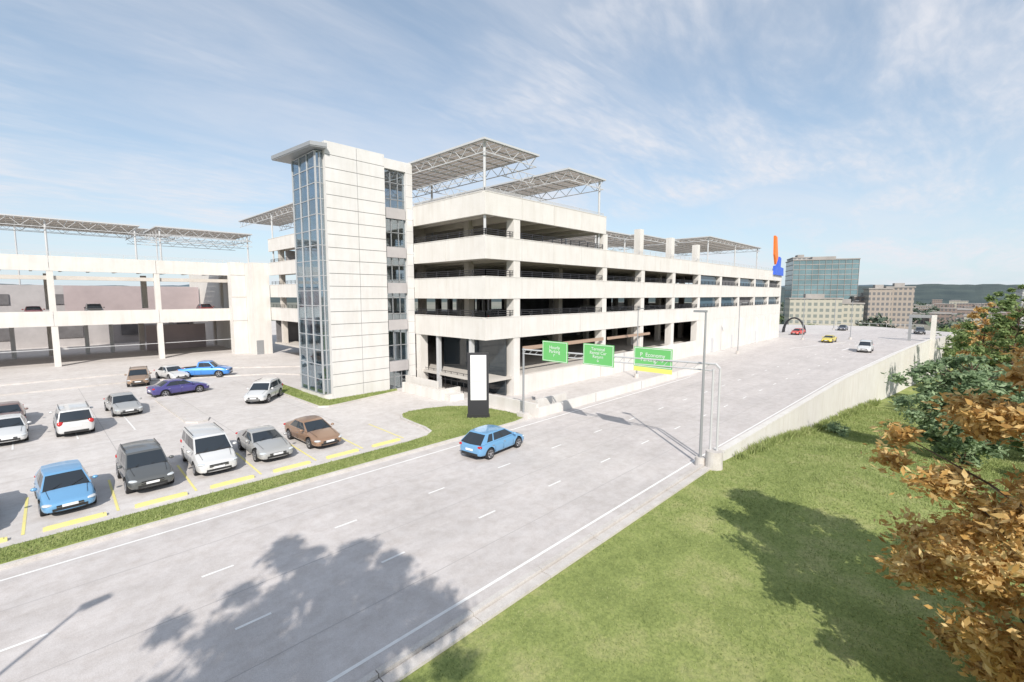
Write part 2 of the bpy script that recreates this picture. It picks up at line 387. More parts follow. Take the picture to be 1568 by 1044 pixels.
for lv in LV[:3]:
    rail((XC+.15,YC+.12),(45.2,YC+.12),lv[1]+.05,.55,r=.045); rail((XC+.15,YC+.12),(XC+.15,39.6),lv[1]+.05,.55,r=.045)
    if lv[1]<12: rail((46,YC+.12),(115,YC+.12),lv[1]+.05,.55,r=.045)
    rail((XC+.15,47),(XC+.15,78.5),lv[1]+.05,.5)
rail((46,YC+.2),(115,YC+.2),14.25,.5,1.45,'lsteel',.03)
rail((XC+.15,YC+.15),(45.2,YC+.15),17.87,.3,4.0,'lsteel'); rail((XC+.15,YC+.15),(XC+.15,39.6),17.87,.3,4.0,'lsteel')
rl.obj('guard_rails',garage)
lw=MB()
lw.box(45.6,72,YC+.02,YC+.3,0,2.3,'white'); lw.box(72,115.5,YC+.02,YC+.3,0,5.35,'white'); lw.box(31.7,45.1,YC+.1,YC+.3,0,1.7,'white')
for x in np.arange(74,115,4.35):
    lw.box(x-.25,x+.25,YC-.25,YC+.02,0,5.3,'white')
for x in (77,86,99):
    lw.box(x,x+1.5,YC-.03,YC+.02,0.02,2.3,'lsteel')
lw.box(115.2,115.5,YC+.3,75,0,5.35,'white')
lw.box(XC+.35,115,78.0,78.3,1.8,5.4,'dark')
for i,(z0,z1) in enumerate(((1.9,5.3),(7.35,8.88),(10.9,12.2))):
    for k in range(3,8):
        x=45.6+8.7*k
        if i>0: lw.box(x+.6,x+7.9,YC+.6,YC+.66,z0,z1,'bglass' if (k+i)%3 else 'dark')
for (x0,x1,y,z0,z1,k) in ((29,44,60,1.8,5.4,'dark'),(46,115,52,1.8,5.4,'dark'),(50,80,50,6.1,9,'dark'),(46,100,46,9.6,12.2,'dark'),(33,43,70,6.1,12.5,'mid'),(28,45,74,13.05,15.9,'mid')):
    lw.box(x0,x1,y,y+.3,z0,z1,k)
lw.box(31.8,45.1,YC-.25,YC-.1,4.15,4.5,'brown'); lw.box(46.1,56,YC-.2,YC-.05,4.15,4.45,'brown')
lw.obj('lower_walls',garage)
gi=MB()
for y in np.arange(30.2,39,.9): gi.bar((XC+.5,y,0),(XC+.5,y,2.0),.03,'black')
gi.bar((XC+.5,30.2,2.0),(XC+.5,38.8,2.0),.03,'black'); gi.bar((XC+.5,30.2,1.2),(XC+.5,38.8,1.2),.03,'black')
for y in (31.4,36.2): gi.box(XC+.2,XC+.55,y,y+.35,0,5.35,'lsteel')
gi.box(XC+3,XC+3.2,30,39,0,5.3,'dglass')
gi.obj('entrance_screen',garage)

def truss(b,p,q,d,n,k='lsteel',r=.032):
    p=Vector(p);q=Vector(q);dn=Vector((0,0,-d))
    b.bar(p,q,r*1.5,k); b.bar(p+dn,q+dn,r*1.5,k)
    for i in range(n):
        a=p.lerp(q,i/n); c=p.lerp(q,(i+1)/n); m=a.lerp(c,.5)
        b.bar(a,m+dn,r,k); b.bar(m+dn,c,r,k)
def canopy(name,x0,x1,y0,y1,z,zb,step=1.6,posts=None,par=None,d=.95,tstep=8.0):
    b=MB()
    x=x0-.15
    while x<x1+.1:
        b.poly([(x,y0-.15,z),(min(x+.76,x1+.15),y0-.15,z),(min(x+.76,x1+.15),y1+.15,z),(x,y1+.15,z)],'canopy'); x+=.8
    for (a,c,e,f) in ((x0-.2,x1+.2,y0-.22,y0-.16),(x0-.2,x1+.2,y1+.16,y1+.22),(x0-.22,x0-.16,y0-.15,y1+.15),(x1+.16,x1+.22,y0-.15,y1+.15)): b.box(a,c,e,f,z-.08,z+.08,'lsteel')
    y=y0
    while y<=y1+.01:
        b.bar((x0,y,z-.07),(x1,y,z-.07),.045,'grey'); y+=step
    n=max(3,int((y1-y0)/2.0))
    for xx in (x0,x1): truss(b,(xx,y0,z-.06),(xx,y1,z-.06),d,n)
    nx=max(3,int((x1-x0)/2.0)); yy=y0
    while yy<=y1+.01:
        truss(b,(x0,yy,z-.06),(x1,yy,z-.06),d,nx); yy+=tstep
    for (px,py) in posts or []:
        b.bar((px,py,zb),(px,py,z-.1),.12,'lsteel',8)
    return b.obj(name,par)
canopy('roof_canopy',27.3,33.8,29.4,92,22.0,13,1.6,[(27.6,29.75),(27.6,45),(27.6,60),(27.6,78),(33.5,45),(33.5,60)],garage)
canopy('roof_canopy_2',38.8,45.1,29.5,56,21.75,13,1.6,[(44.8,29.8),(44.8,45),(39,45)],garage)
b=MB()
for y in (34,45,52): truss(b,(33.8,y,21.9),(38.8,y,21.9),.9,4)
truss(b,(27.6,29.6,19.6),(27.6,39.6,19.6),.45,8,r=.022); truss(b,(33.8,36,19.2),(44.8,36,19.2),.6,8)
b.obj('canopy_trusses',garage)
canopy('roof_canopy_3',47,62,36,60,17.9,13,1.6,[(47.5,36.4),(61.5,36.4),(54,36.4)],garage,.6)
canopy('roof_canopy_4',65,78,36,60,18.3,13,1.6,[(65.5,36.4),(77.5,36.4)],garage,.6)
canopy('roof_canopy_5',84,112,33,52,19.4,13,1.8,[(84.5,33.4),(98,33.4),(111.5,33.4)],garage,.6)

# stair tower -----------------------------------------------------------
tower=empty('stair_tower')
b=MB(); x0,x1,yf=18.55,24.2,39.75
b.box(x0+.05,x1-.05,yf+.05,yf+.35,0,22.1,'seam')
rows=20; H=22.2/rows; g=.024
for i in range(rows):
    cuts=[x0,x0+2.9,x1]
    for a,c in zip(cuts[:-1],cuts[1:]):
        b.box(a+(g if a>x0 else 0),c-(g if c<x1 else 0),yf,yf+.049,i*H+g,(i+1)*H-g,'panel')
b.box(x0,x1+.0,yf+.36,yf+.5,0,22.15,'white')
b.box(x0,x0+.04,yf+.051,yf+.355,0,22.15,'panel')
b.box(x1-.3,x1,yf+.5,46,0,21.9,'white')
b.obj('front_wall',tower)
b=MB()
b.box(26.5,27.24,yf,yf+.6,0,21.9,'panel'); b.box(24.2,26.5,yf+.02,yf+.4,21.0,21.85,'panel')
for i in range(1,20): b.box(26.48,27.25,yf-.003,yf+.02,i*1.1,i*1.1+.02,'seam')
b.box(24.2,27.24,45.8,46.1,0,21.85,'white'); b.box(27.0,27.24,yf+.6,45.8,0,21.85,'white')
b.box(18.6,27.2,yf+.51,46,21.86,22.05,'white')
b.obj('corner_pier',tower)
b=MB()
b.box(24.22,26.48,yf+.32,yf+.36,.1,20.95,'glass')
for z in list(np.arange(1.2,21,1.55)): b.box(24.2,26.5,yf+.26,yf+.32,z,z+.07,'grey')
for x in (24.95,25.75): b.box(x-.03,x+.03,yf+.26,yf+.32,0,21,'grey')
for lv in LV+[(1.3,2.1)]: 
    b.box(24.2,26.5,yf+.5,45.6,lv[0]+.35,lv[0]+.6,'slab')
    b.box(24.3,26.4,yf+.02,yf+.1,lv[0]+.5,lv[0]+1.5,'mid')
b.box(24.3,26.9,44,44.1,0,21.8,'dglass')
b.obj('stair_glazing',tower)
b=MB(); gx0,gx1,gy0,gy1=17.9,18.55,40.2,44.9
b.box(gx0,gx0+.03,gy0,gy1,.5,21.3,'glass'); b.box(gx0+.03,gx1,gy0,gy0+.03,.5,21.3,'glass'); b.box(gx0+.03,gx1+3,gy1-.03,gy1,.5,21.3,'glass')
b.box(gx0-.05,gx1,gy0-.05,gy1+.05,0,.5,'white')
for z in np.arange(.5,21.4,1.3):
    b.box(gx0-.05,gx0,gy0-.05,gy1+.05,z-.03,z+.03,'mull'); b.box(gx0-.05,gx1,gy0-.05,gy0,z-.03,z+.03,'mull')
for y in np.arange(gy0,gy1+.01,(gy1-gy0)/3): b.box(gx0-.09,gx0-.003,y-.04,y+.04,.5,21.3,'mull')
for x in (gx0,gx0+.33): b.box(x-.035,x+.035,gy0-.09,gy0-.003,.5,21.3,'mull')
b.obj('curtain_wall',tower)
b=MB()
for i in range(11):
    z=.3+i*1.76; ya,yb=(gy0+1,gy1-1.0) if i%2==0 else (gy1-1.0,gy0+1)
    xa=18.7 if i%2==0 else 20.2
    b.poly([(xa,ya,z),(xa+1.4,ya,z),(xa+1.4,yb,z+1.76),(xa,yb,z+1.76)],'white')
    b.bar((xa,ya,z+.9),(xa,yb,z+2.66),.04,'lsteel'); b.bar((xa,ya,z+.1),(xa,yb,z+1.86),.12,'white')
    b.box(18.6,21.6,yb-.1 if yb>ya else yb-1.0,yb+1.0 if yb>ya else yb+.1,z+1.66,z+1.8,'slab')
for y in (gy0+.3,gy1-.3): b.bar((18.7,y,0),(18.7,y,21.3),.14,'lsteel',8)
b.box(21.8,22,40.3,46,0,21.3,'white')
for z in np.arange(3,19,3.53): b.bar((18.0,gy0+.2,z),(18.0,gy1-.2,z+1.4),.05,'lsteel')
b.obj('stairs',tower)
b=MB(); b.prism([(17.3,39.6),(18.53,39.25),(18.53,40.3),(20.8,40.3),(20.8,46.4),(16.7,46.4)],21.42,21.5,'grey'); b.prism([(17.25,39.55),(18.53,39.2),(18.53,40.3),(20.85,40.3),(20.85,46.45),(16.65,46.45)],21.5,21.82,'grey')
b.obj('roof_slab',tower)

# entrance ramp walls ---------------------------------------------------
b=MB()
b.box(26.4,26.65,22.86,29.0,0,1.0,'white'); b.box(26.4,58,22.62,22.85,0,.75,'white')
b.box(27.3,31,23.5,23.75,0,1.1,'white')
b.prism([(25.3,31.8),(26.6,31.5),(27.0,38.9),(26.2,38.9)],0,.55,'white')
b.box(24.8,25.05,33.01,38.5,0,.9,'white'); b.box(24.8,27.2,32.7,33,0,.9,'white'); b.box(25.9,26.1,34.5,39.6,0,1.3,'white')
for x in np.arange(34,58,8): b.box(x,x+.02,22.6,22.62,0,.75,'seam')
b.obj('entrance_ramp_wall')
b=MB()
for i in range(5): b.box(27.2,29.2,24+.35*i,24.35+.35*i,0,.15*(i+1),'kerb')
b.obj('entrance_steps')

# ------------------------------------------------------------------ left garage
lg=empty('parking_garage_annex')
b=MB(); YL=84.
for z0,z1,yd in ((12.3,14.2,96),(5.25,7.15,101)):
    for k in range(-6,4):
        xa=2.7+11*(k-1); xb=xa+10.96
        if xb>25: xb=24.7
        if xa<24.7: b.box(xa,xb,YL,YL+.35,z0,z1,'white')
    b.box(-55,24.7,YL+.36,yd,z0+.9,z0+1.1,'slab')  # slabs stop short of the back walls; gap added so sun reaches inside
    x=-50
    while x<24: b.box(x,x+.3,YL+.37,yd-.1,z0+.3,z0+.898,'white'); x+=3
b.box(-55,24.7,YL+.36,YL+1.2,11.2,11.7,'beam')
b.obj('parapets',lg)
b=MB()
for k in range(-4,3):
    x=2.7+11*k
    for z0,z1 in ((0,5.25),(7.15,12.3)):
        b.box(x-.32,x+.32,YL+.05,YL+.7,z0,z1,'white')
    b.box(x-.35,x+.35,94.6,95.3,7.15,12.3,'beam'); b.box(x-.35,x+.35,100,100.7,0,5.25,'beam')
    for xx in (x-4,x+4): b.box(xx-.25,xx+.25,99,99.5,0,5,'lsteel')
b.obj('columns',lg)
b=MB()
b.box(-55,26.9,117.6,118,0,11,'mid'); b.box(-55,-10,113,113.3,0,10.5,'mauve'); b.box(5,24.5,110,110.3,5,10.8,'mauve')
b.box(14,22.5,98,98.3,0,4.2,'mauve')
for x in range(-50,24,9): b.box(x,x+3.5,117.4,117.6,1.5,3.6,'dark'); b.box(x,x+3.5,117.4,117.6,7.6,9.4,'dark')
b.box(-55,24.7,YL+.4,YL+.46,2.2,2.28,'lsteel')
b.obj('interior_walls',lg)
b=MB()
b.box(24.72,27.2,79.1,118,0,14.2,'white'); b.box(22.7,24.7,YL-1.8,YL-.01,0,14.3,'white')
for z in (5.2,8.9,12.3): b.box(22.65,24.72,YL-1.83,YL-1.8,z,z+.04,'seam')
b.box(24.9,25.9,79.04,79.1,0,2.2,'grey')
b.obj('stair_core',lg)
canopy('roof_canopy',-45,-12,84.5,96,18.7,14,2.2,[(-13,85)],lg,1.0)
canopy('roof_canopy_2',-11,12.0,84.5,96,18.9,14,2.2,[(2.7,85),(-8.3,85),(11.7,85)],lg,1.0)
canopy('roof_canopy_3',14.5,27,86,96,19.2,14,2.0,[(14.8,86.4),(26.6,86.4)],lg,1.0)
canopy('roof_canopy_4',-30,24,120,134,22.5,11,2.4,[(-20,120.4),(0,120.4),(20,120.4)],lg,1.1)
b=MB()
for y in (86,90,95): truss(b,(12.,y,18.0),(27.2,y,18.0),.8,9)
rl=MB(); rail((-50,84.2),(24.6,84.2),14.2,.5,2.4,'lsteel')
b.obj('canopy_trusses',lg); rl.obj('roof_rail',lg)

# ------------------------------------------------------------------ gantry, signs, lamps
ga=empty('overhead_sign_gantry')
b=MB(); GX=25.55
b.bar((GX,23.4,0),(GX,23.4,5.3),.08,'grey',10); b.box(GX-.35,GX+.35,23.05,23.75,0,.45,'kerb')
GP=25.3
b.bar((GP,9.45,0),(GP,9.45,5.3),.06,'lsteel',10); b.bar((GP,9.1,0),(GP,9.1,5.35),.06,'lsteel',10)
b.bar((GP,9.1,5.35),(GP,9.35,5.58),.06,'lsteel',8)
b.bar((GP,9.3,5.56),(GX,23.5,5.2),.055,'lsteel',8); b.bar((GP,9.45,5.2),(GX,23.5,4.9),.04,'lsteel',8)
for t in np.linspace(0.02,.98,24): y=9.4+14.0*t; x=GP+(GX-GP)*t; b.bar((x,y,5.53-.33*t),(x,y+.3,5.2-.3*t),.02,'lsteel')
b.obj('frame',ga)
b=MB(); b.bar((GP-.1,9.2,-.1),(GP-.1,9.2,.9),.46,'kerb',20,.42); b.obj('concrete_base',ga)
def text(body,y,z,size,par,x=GX-.215):
    cu=bpy.data.curves.new('legend','FONT'); cu.body=body; cu.size=size; cu.align_x='CENTER'; cu.align_y='CENTER'; cu.space_line=.85
    cu.materials.append(M['signw']); o=bpy.data.objects.new('legend',cu); o.location=(x,y,z); o.rotation_euler=(R(90),0,R(-90)); COL.objects.link(o); o.parent=par
for (ya,yb,z0,z1,t) in ((21.4,19.2,4.6,6.02,'Hourly\nParking\n\u2196'),(17.9,15.6,4.7,6.08,'Terminal\nRental Car\nReturn\n\u2193'),(14.2,11.8,4.98,6.14,'P  Economy\nParking  \u2192')):
    b=MB(); b.box(GX-.2,GX-.14,yb,ya,z0,z1,'green')
    m_=.04
    for (a,c,d,e) in ((yb+m_,ya-m_,z1-m_-.03,z1-m_),(yb+m_,ya-m_,z0+m_,z0+m_+.03),(yb+m_,yb+m_+.03,z0+m_+.031,z1-m_-.031),(ya-m_-.03,ya-m_,z0+m_+.031,z1-m_-.031)):
        b.box(GX-.206,GX-.2,a,c,d,e,'signw')
    if ya==14.2: b.box(GX-.2,GX-.14,yb,ya,4.7,4.96,'signy')
    b.box(GX-.14,GX-.06,yb+.3,yb+.38,z0,z1,'grey'); b.box(GX-.14,GX-.06,ya-.38,ya-.3,z0,z1,'grey')
    b.obj('sign_panel',ga); text(t,(ya+yb)/2,(z0+z1)/2,.33 if t.count('\n')<3 else .29,ga)
def lamp(x,y,h,arm=(0,1),base=True,al=.5,z=0):
    e=empty('street_lamp',(x,y,z)); b=MB()
    b.bar((0,0,0),(0,0,h),.085,'grey',10,.05)
    b.box(-.16,.16,-.16,.16,0,.06,'grey')
    b.bar((0,0,h-.05),(arm[0]*al,arm[1]*al,h+.05),.04,'grey',6)
    ax,ay=arm; c=Vector((ax*(al+.25),ay*(al+.25),h+.05)); s=Vector((ax,ay,0))*.32; n=Vector((-ay,ax,0))*.17
    b.prism([tuple((c-s-n)[:2]),tuple((c+s-n*.7)[:2]),tuple((c+s+n*.7)[:2]),tuple((c-s+n)[:2])],h,h+.11,'grey')
    b.obj('pole_and_head',e)
    if base:
        b=MB(); b.bar((0,0,0),(0,0,.45),.28,'kerb',16,.25); b.obj('footing',e)
lamp(25.0,9.85,8.3,(0,1),al=.05); lamp(-7.4,8.9,9.2,(1,.2),al=.1); lamp(47.3,26.1,7.7,(0,-1),al=.1); lamp(78,25.5,8,(0,-1)); lamp(112,24,8.5,(0,-1))
lamp(150,25,8.5,(0,-1)); lamp(120,17,8,(0,-1))
e=empty('portal_frame',(125,4.3,0)); b=MB(); b.box(-.4,.4,-.4,.4,-9,5.3,'white'); b.box(-.3,.3,.41,3.8,4.7,5.3,'grey'); b.box(-.25,.25,3.3,3.8,0,4.7,'grey'); b.obj('frame',e)

e=empty('pylon_sign',(23.0,25.6,.14),R(-44)); b=MB()
b.box(-.78,.78,-.14,.14,0,4.85,'black'); b.box(-.84,.84,-.17,.17,0,.25,'trim')
b.box(-.56,.60,-.17,-.14,1.35,4.7,'signw')
for k in range(5): b.box(-.45,.35-.1*(k%2),-.176,-.17,4.2-.5*k,4.3-.5*k,'lsteel')
b.obj('cabinet',e,bevel=.02)
e=empty('rooftop_logo_sign',(112,29.2,0)); b=MB()
def slab_(v,k,t):
    n_=len(v); b.poly([(x,-t,z) for x,z in v],k); b.poly([(x,t,z) for x,z in reversed(v)],k)
    for i in range(n_): (xa,za),(xb,zb_)=v[i],v[(i+1)%n_]; b.poly([(xa,-t,za),(xa,t,za),(xb,t,zb_),(xb,-t,zb_)],k)
slab_([(-3.9,21.4),(-2.6,21.2),(-1.3,17.0),(-2.4,15.6),(-3.5,17.6)],'orange',.2)
slab_([(-3.2,13.5),(-3.0,15.3),(-1.2,15.5),(-.2,17.3),(.9,17.0),(.7,15.2),(2.9,15.0),(3.1,13.4)],'blue',.25)
b.box(-.5,-.3,.26,.4,13,15,'grey'); o=b.obj('panels',e)

# ------------------------------------------------------------------ cars
def set_sharp(me,ang=32):
    bm=bmesh.new(); bm.from_mesh(me)
    for f in bm.faces: f.smooth=True
    for ed in bm.edges:
        if len(ed.link_faces)==2 and ed.calc_face_angle(0)>R(ang): ed.smooth=False
    bm.to_mesh(me); bm.free()
KIND={
 'hatch':dict(L=4.25,W=1.80,H=1.47,belt=.96,wb=2.6,r=.32,nose=.66,ws=1.02,rf=.20,rr=-1.35,rb=-1.98,deck=.98),
 'sedan':dict(L=4.65,W=1.83,H=1.43,belt=.94,wb=2.75,r=.33,nose=.66,ws=.95,rf=.10,rr=-.95,rb=-1.75,deck=1.0),
 'suv':dict(L=4.45,W=1.85,H=1.66,belt=1.08,wb=2.65,r=.36,nose=.80,ws=1.0,rf=.32,rr=-1.7,rb=-2.08,deck=1.1),
 'van':dict(L=4.75,W=1.92,H=1.78,belt=1.12,wb=2.9,r=.34,nose=.78,ws=1.35,rf=.55,rr=-2.1,rb=-2.28,deck=1.12),
 'pickup':dict(L=5.2,W=1.95,H=1.80,belt=1.18,wb=3.2,r=.39,nose=.95,ws=1.15,rf=.6,rr=-.45,rb=-.62,deck=1.12),
 'coupe':dict(L=4.7,W=1.9,H=1.36,belt=.94,wb=2.8,r=.35,nose=.68,ws=.80,rf=-.05,rr=-.95,rb=-1.8,deck=1.0),
}
cache={}
def car_meshes(kind):
    if kind in cache: return cache[kind]
    K=KIND[kind]; L,W,H=K['L'],K['W'],K['H']; hw=W/2; r=K['r']
    xf=L/2; xr=-L/2
    zb=.20 if kind not in('suv','pickup') else .28
    st=[(xf,K['nose']-.16,hw*.62,zb+.12),(xf-.04,K['nose']-.07,hw*.78,zb+.03),(xf-.16,K['nose'],hw*.90,zb),(xf-.45,K['nose']+.08,hw*.97,zb),
        ((xf-.45+K['ws'])/2,(K['nose']+.08+K['belt'])/2+.04,hw*.995,zb),(K['ws'],K['belt'],hw,zb),(.4,K['belt']+.0,hw,zb),(-.4,K['belt']+.01,hw,zb),
        (-1.1,K['belt']+.03,hw,zb),(xr+.75,K['deck']+.0,hw*.995,zb),(xr+.35,K['deck'],hw*.97,zb+.02),(xr+.12,K['deck']-.03,hw*.91,zb+.05),(xr+.02,K['deck']-.12,hw*.80,zb+.1),(xr,K['deck']-.25,hw*.74,zb+.16)]
    v=[];f=[]
    def ring(x,zt,w,z0):
        h=zt-z0
        half=[(0,z0),(.78*w,z0),(.955*w,z0+.07),(.985*w,z0+.25*h),(1.0*w,z0+.50*h),(1.0*w,z0+.66*h),(.955*w,z0+.74*h),(.925*w,z0+.93*h),(.80*w,z0+h),(.4*w,z0+h+.025),(0,z0+h+.035)]
        return [(x,y,z) for y,z in half]+[(x,-y,z) for y,z in reversed(half[1:-1])]
    for s in st: v+=ring(*s)
    n=20
    for i in range(len(st)-1):
        for j in range(n): f.append((i*n+j,i*n+(j+1)%n,(i+1)*n+(j+1)%n,(i+1)*n+j))
    f.append(tuple(reversed(range(n)))); f.append(tuple((len(st)-1)*n+j for j in range(n)))
    me=bpy.data.meshes.new('tmp'); me.from_pydata(v,[],f); me.update()
    bm=bmesh.new(); bm.from_mesh(me); bmesh.ops.recalc_face_normals(bm,faces=bm.faces); bm.to_mesh(me); bm.free()
    o=bpy.data.objects.new('tmp',me); COL.objects.link(o)
    ss=o.modifiers.new('s','SUBSURF'); ss.levels=1; ss.render_levels=1
    wx=(K['wb']/2-.02,-K['wb']/2-.02)
    cut=bmesh.new()
    for x in wx:
        for sy in (1,-1):
            bmesh.ops.create_cone(cut,cap_ends=True,segments=28,radius1=r+.07,radius2=r+.07,depth=.6,matrix=Matrix.Translation((x,sy*(hw-.27+.3),r))@Matrix.Rotation(R(90),4,'X'))
    if kind=='pickup': bmesh.ops.create_cube(cut,size=1,matrix=Matrix.Translation((-1.6,0,1.25))@Matrix.Diagonal((1.75,W-.4,.9,1)))
    cm=bpy.data.meshes.new('c'); cut.to_mesh(cm); cut.free(); co=bpy.data.objects.new('c',cm); COL.objects.link(co)
    bo=o.modifiers.new('b','BOOLEAN'); bo.object=co; bo.operation='DIFFERENCE'; bo.solver='EXACT'
    dg=bpy.context.evaluated_depsgraph_get(); nm=bpy.data.meshes.new_from_object(o.evaluated_get(dg))
    bpy.data.objects.remove(o); bpy.data.objects.remove(co)
    nm.materials.clear(); nm.materials.append(None); nm.materials.append(M['trim'])
    for p in nm.polygons:
        c=p.center; p.material_index=0
        for x in wx:
            d=math.hypot(c.x-x,c.z-r)
            if d<r+.075 and abs(c.y)<hw-.02 and c.z<r*2+.1: p.material_index=1
        if c.z<zb+.09: p.material_index=1
        if kind=='pickup' and abs(c.x+1.6)<.88 and abs(c.y)<hw-.19 and c.z<1.1 and c.z>.7: p.material_index=1
    set_sharp(nm); nm.name='car_body_'+kind
    b=MB()
    wbm=hw*.90; wt=hw*.68; zb2=K['belt']-.03; zt=H-.05
    if kind in('van','pickup','suv'): wt=hw*.76
    WS,RF,RR,RB=K['ws']+.05,K['rf'],K['rr'],K['rb']
    fr={'hatch':[(0,.13,0),(.13,.30,1),(.30,.34,0),(.34,.60,1),(.60,.64,2),(.64,.95,1),(.95,1,0)],
        'sedan':[(0,.13,0),(.13,.5,1),(.5,.54,2),(.54,.95,1),(.95,1,0)],
        'coupe':[(0,.25,0),(.25,.42,1),(.42,.47,0),(.47,.95,1),(.95,1,0)],
        'suv':[(0,.08,0),(.08,.27,1),(.27,.31,0),(.31,.58,1),(.58,.62,2),(.62,.95,1),(.95,1,0)],
        'van':[(0,.05,0),(.05,.33,1),(.33,.36,0),(.36,.63,1),(.63,.66,2),(.66,.95,1),(.95,1,0)],
        'pickup':[(0,.1,0),(.1,.45,1),(.45,.5,2),(.5,.93,1),(.93,1,0)]}[kind]
    km=['PAINT','carglass','trim']
    def P(u,vv,sy,off=0):
        xb=RB+(WS-RB)*u; xt=RR+(RF-RR)*u; bul=math.sin(math.pi*min(1,max(0,u)))*.05
        return (xb+(xt-xb)*vv, sy*((wbm+(wt-wbm)*vv)+bul*.6-.0-off), zb2+(zt-zb2)*vv+bul*.5*vv)
    for sy in (1,-1):
        for (u0,u1,k) in fr:
            for (v0,v1,kk) in ((0,.12,0),(.12,.86,k),(.86,1,0)):
                q=[P(u0,v0,sy),P(u1,v0,sy),P(u1,v1,sy),P(u0,v1,sy)]
                if sy>0:q.reverse()
                b.poly(q,km[kk])
    for u,flip in ((1,0),(0,1)):
        ys=[-1,-.93,-.5,0,.5,.93,1]
        for (a,c) in zip(ys[:-1],ys[1:]):
            for (v0,v1) in ((0,.06),(.06,.88),(.88,1)):
                def Q(t,vv):
                    p=P(u,vv,1); bow=(1-t*t)*.12*(1 if u==1 else -1)
                    return (p[0]+bow*(1-.5*vv),p[1]*t,p[2]+.03*(1-t*t)*vv)
                k='PAINT' if (abs(a)>.94 or abs(c)>.94 or v0==.88) else ('trim' if v0==0 else 'carglass')
                q=[Q(a,v0),Q(c,v0),Q(c,v1),Q(a,v1)]
                if flip:q.reverse()
                b.poly(q,k)
    us=[0]+[.2,.4,.6,.8]+[1]; ts=[-1,-.93,-.5,0,.5,.93,1]
    def Rf(u,t):
        p=P(u,1,1); bow=(1-t*t)*.12*.5*(1 if u==1 else (-1 if u==0 else 0))
        return (p[0]+bow,p[1]*t,p[2]+.03*(1-t*t))
    for u0,u1 in zip(us[:-1],us[1:]):
        for t0,t1 in zip(ts[:-1],ts[1:]):
            b.poly([Rf(u0,t0),Rf(u0,t1),Rf(u1,t1),Rf(u1,t0)][::-1],'PAINT')
    gm=bpy.data.meshes.new('car_greenhouse_'+kind); gm.from_pydata(b.v,[],b.f); order=[b.mats.index(x) if x in b.mats else -1 for x in ('PAINT','carglass','trim')]
    gm.materials.append(None); gm.materials.append(M['carglass']); gm.materials.append(M['trim'])
    gm.polygons.foreach_set('material_index',[order.index(i) for i in b.m])
    bm=bmesh.new(); bm.from_mesh(gm); bmesh.ops.remove_doubles(bm,verts=bm.verts,dist=.002); bmesh.ops.recalc_face_normals(bm,faces=bm.faces); bm.to_mesh(gm); bm.free()
    set_sharp(gm,25)
    d=MB(); nz=K['nose']
    d.box(xf-.10,xf+.015,-.42,.42,nz-.26,nz-.13,'trim'); d.box(xf-.12,xf-.0,-.55,.55,zb+.12,zb+.22,'trim'); d.box(xf-.05,xf+.025,-.25,.25,zb+.24,zb+.34,'signw')
    d.box(xf-.08,xf+.022,-.42,.42,nz-.205,nz-.19,'rim')
    d.box(xr-.02,xr+.06,-.26,.26,K['deck']-.42,K['deck']-.31,'signw'); d.box(xr-.012,xr+.2,-.6,.6,zb+.1,zb+.24,'trim')
    for x in (K['wb']/2-.55,-.15,-K['wb']/2+.42 if kind!='pickup' else -.75):
        for sy in (1,-1): d.box(x-.007,x+.007,sy*(hw*1.0-.02),sy*(hw*1.0+.001),zb+.15,K['belt']-.30,'trim')
    for x in (.05,-.95):
        for sy in (1,-1): d.box(x-.2,x-.04,sy*(hw-.08),sy*(hw+.004),K['belt']-.22,K['belt']-.19,'rim')
    for sy in (1,-1): d.bar((WS-.02,sy*hw*.74,K['belt']+.022),(xf-.38,sy*hw*.66,nz+.10),.008,'trim')
    for sy in (.15,-.45): d.bar((WS+.06,sy,zb2+.05),(WS-.25,sy+.42,zb2+.05+.3*(zt-zb2)*.9),.012,'trim')
    if kind in('suv','van'):
        for sy in (1,-1): d.bar((RR+.2,sy*(wt-.02),H+.03),(RF-.2,sy*(wt-.02),H+.03),.018,'trim')
    dm=d.obj('tmpd').data; bpy.data.objects.remove(bpy.data.objects['tmpd'])
    bm=bmesh.new()
    def ell(c,s,mi,rz=0):
        ret=bmesh.ops.create_uvsphere(bm,u_segments=14,v_segments=8,radius=1,matrix=Matrix.Translation(c)@Matrix.Rotation(rz,4,'Z')@Matrix.Diagonal((*s,1)))
        fs=set()
        for vv in ret['verts']: fs.update(vv.link_faces)
        for ff in fs: ff.material_index=mi; ff.smooth=True
    for sy in (1,-1):
        ell((xf-.22,sy*hw*.73,nz-.09),(.21,.19,.065),0,-sy*R(38))
        ell((xr+.13,sy*hw*.74,K['deck']-.17),(.13,.2,.075 if kind not in('van','suv') else .17),1,sy*R(20))
        ell((K['ws']-.25,sy*(hw+.08),K['belt']+.07),(.09,.11,.075),2)
    lm=bpy.data.meshes.new('car_lamps_'+kind); bm.to_mesh(lm); bm.free(); lm.materials.append(M['lamp']); lm.materials.append(M['tail']); lm.materials.append(None)
    w=MB()
    for x in wx:
        for sy in (1,-1):
            y0=sy*(hw-.23); y1=sy*(hw-.015)
            w.bar((x,y0,r),(x,y1,r),r,'tyre',24); w.bar((x,y1-sy*.01,r),(x,y1+sy*.004,r),r*.68,'trim',20)
            for a in range(5):
                t=a*2*math.pi/5+.3; w.bar((x,y1+sy*.01,r),(x+math.cos(t)*r*.64,y1+sy*.006,r+math.sin(t)*r*.64),.035,'rim')
            w.bar((x,y1-sy*.01,r),(x,y1+sy*.02,r),r*.18,'rim',12)
            for a in range(20):
                t=a*math.pi/10; t2=t+math.pi/10; w.bar((x+math.cos(t)*r*.66,y1+sy*.004,r+math.sin(t)*r*.66),(x+math.cos(t2)*r*.66,y1+sy*.004,r+math.sin(t2)*r*.66),.016,'rim')
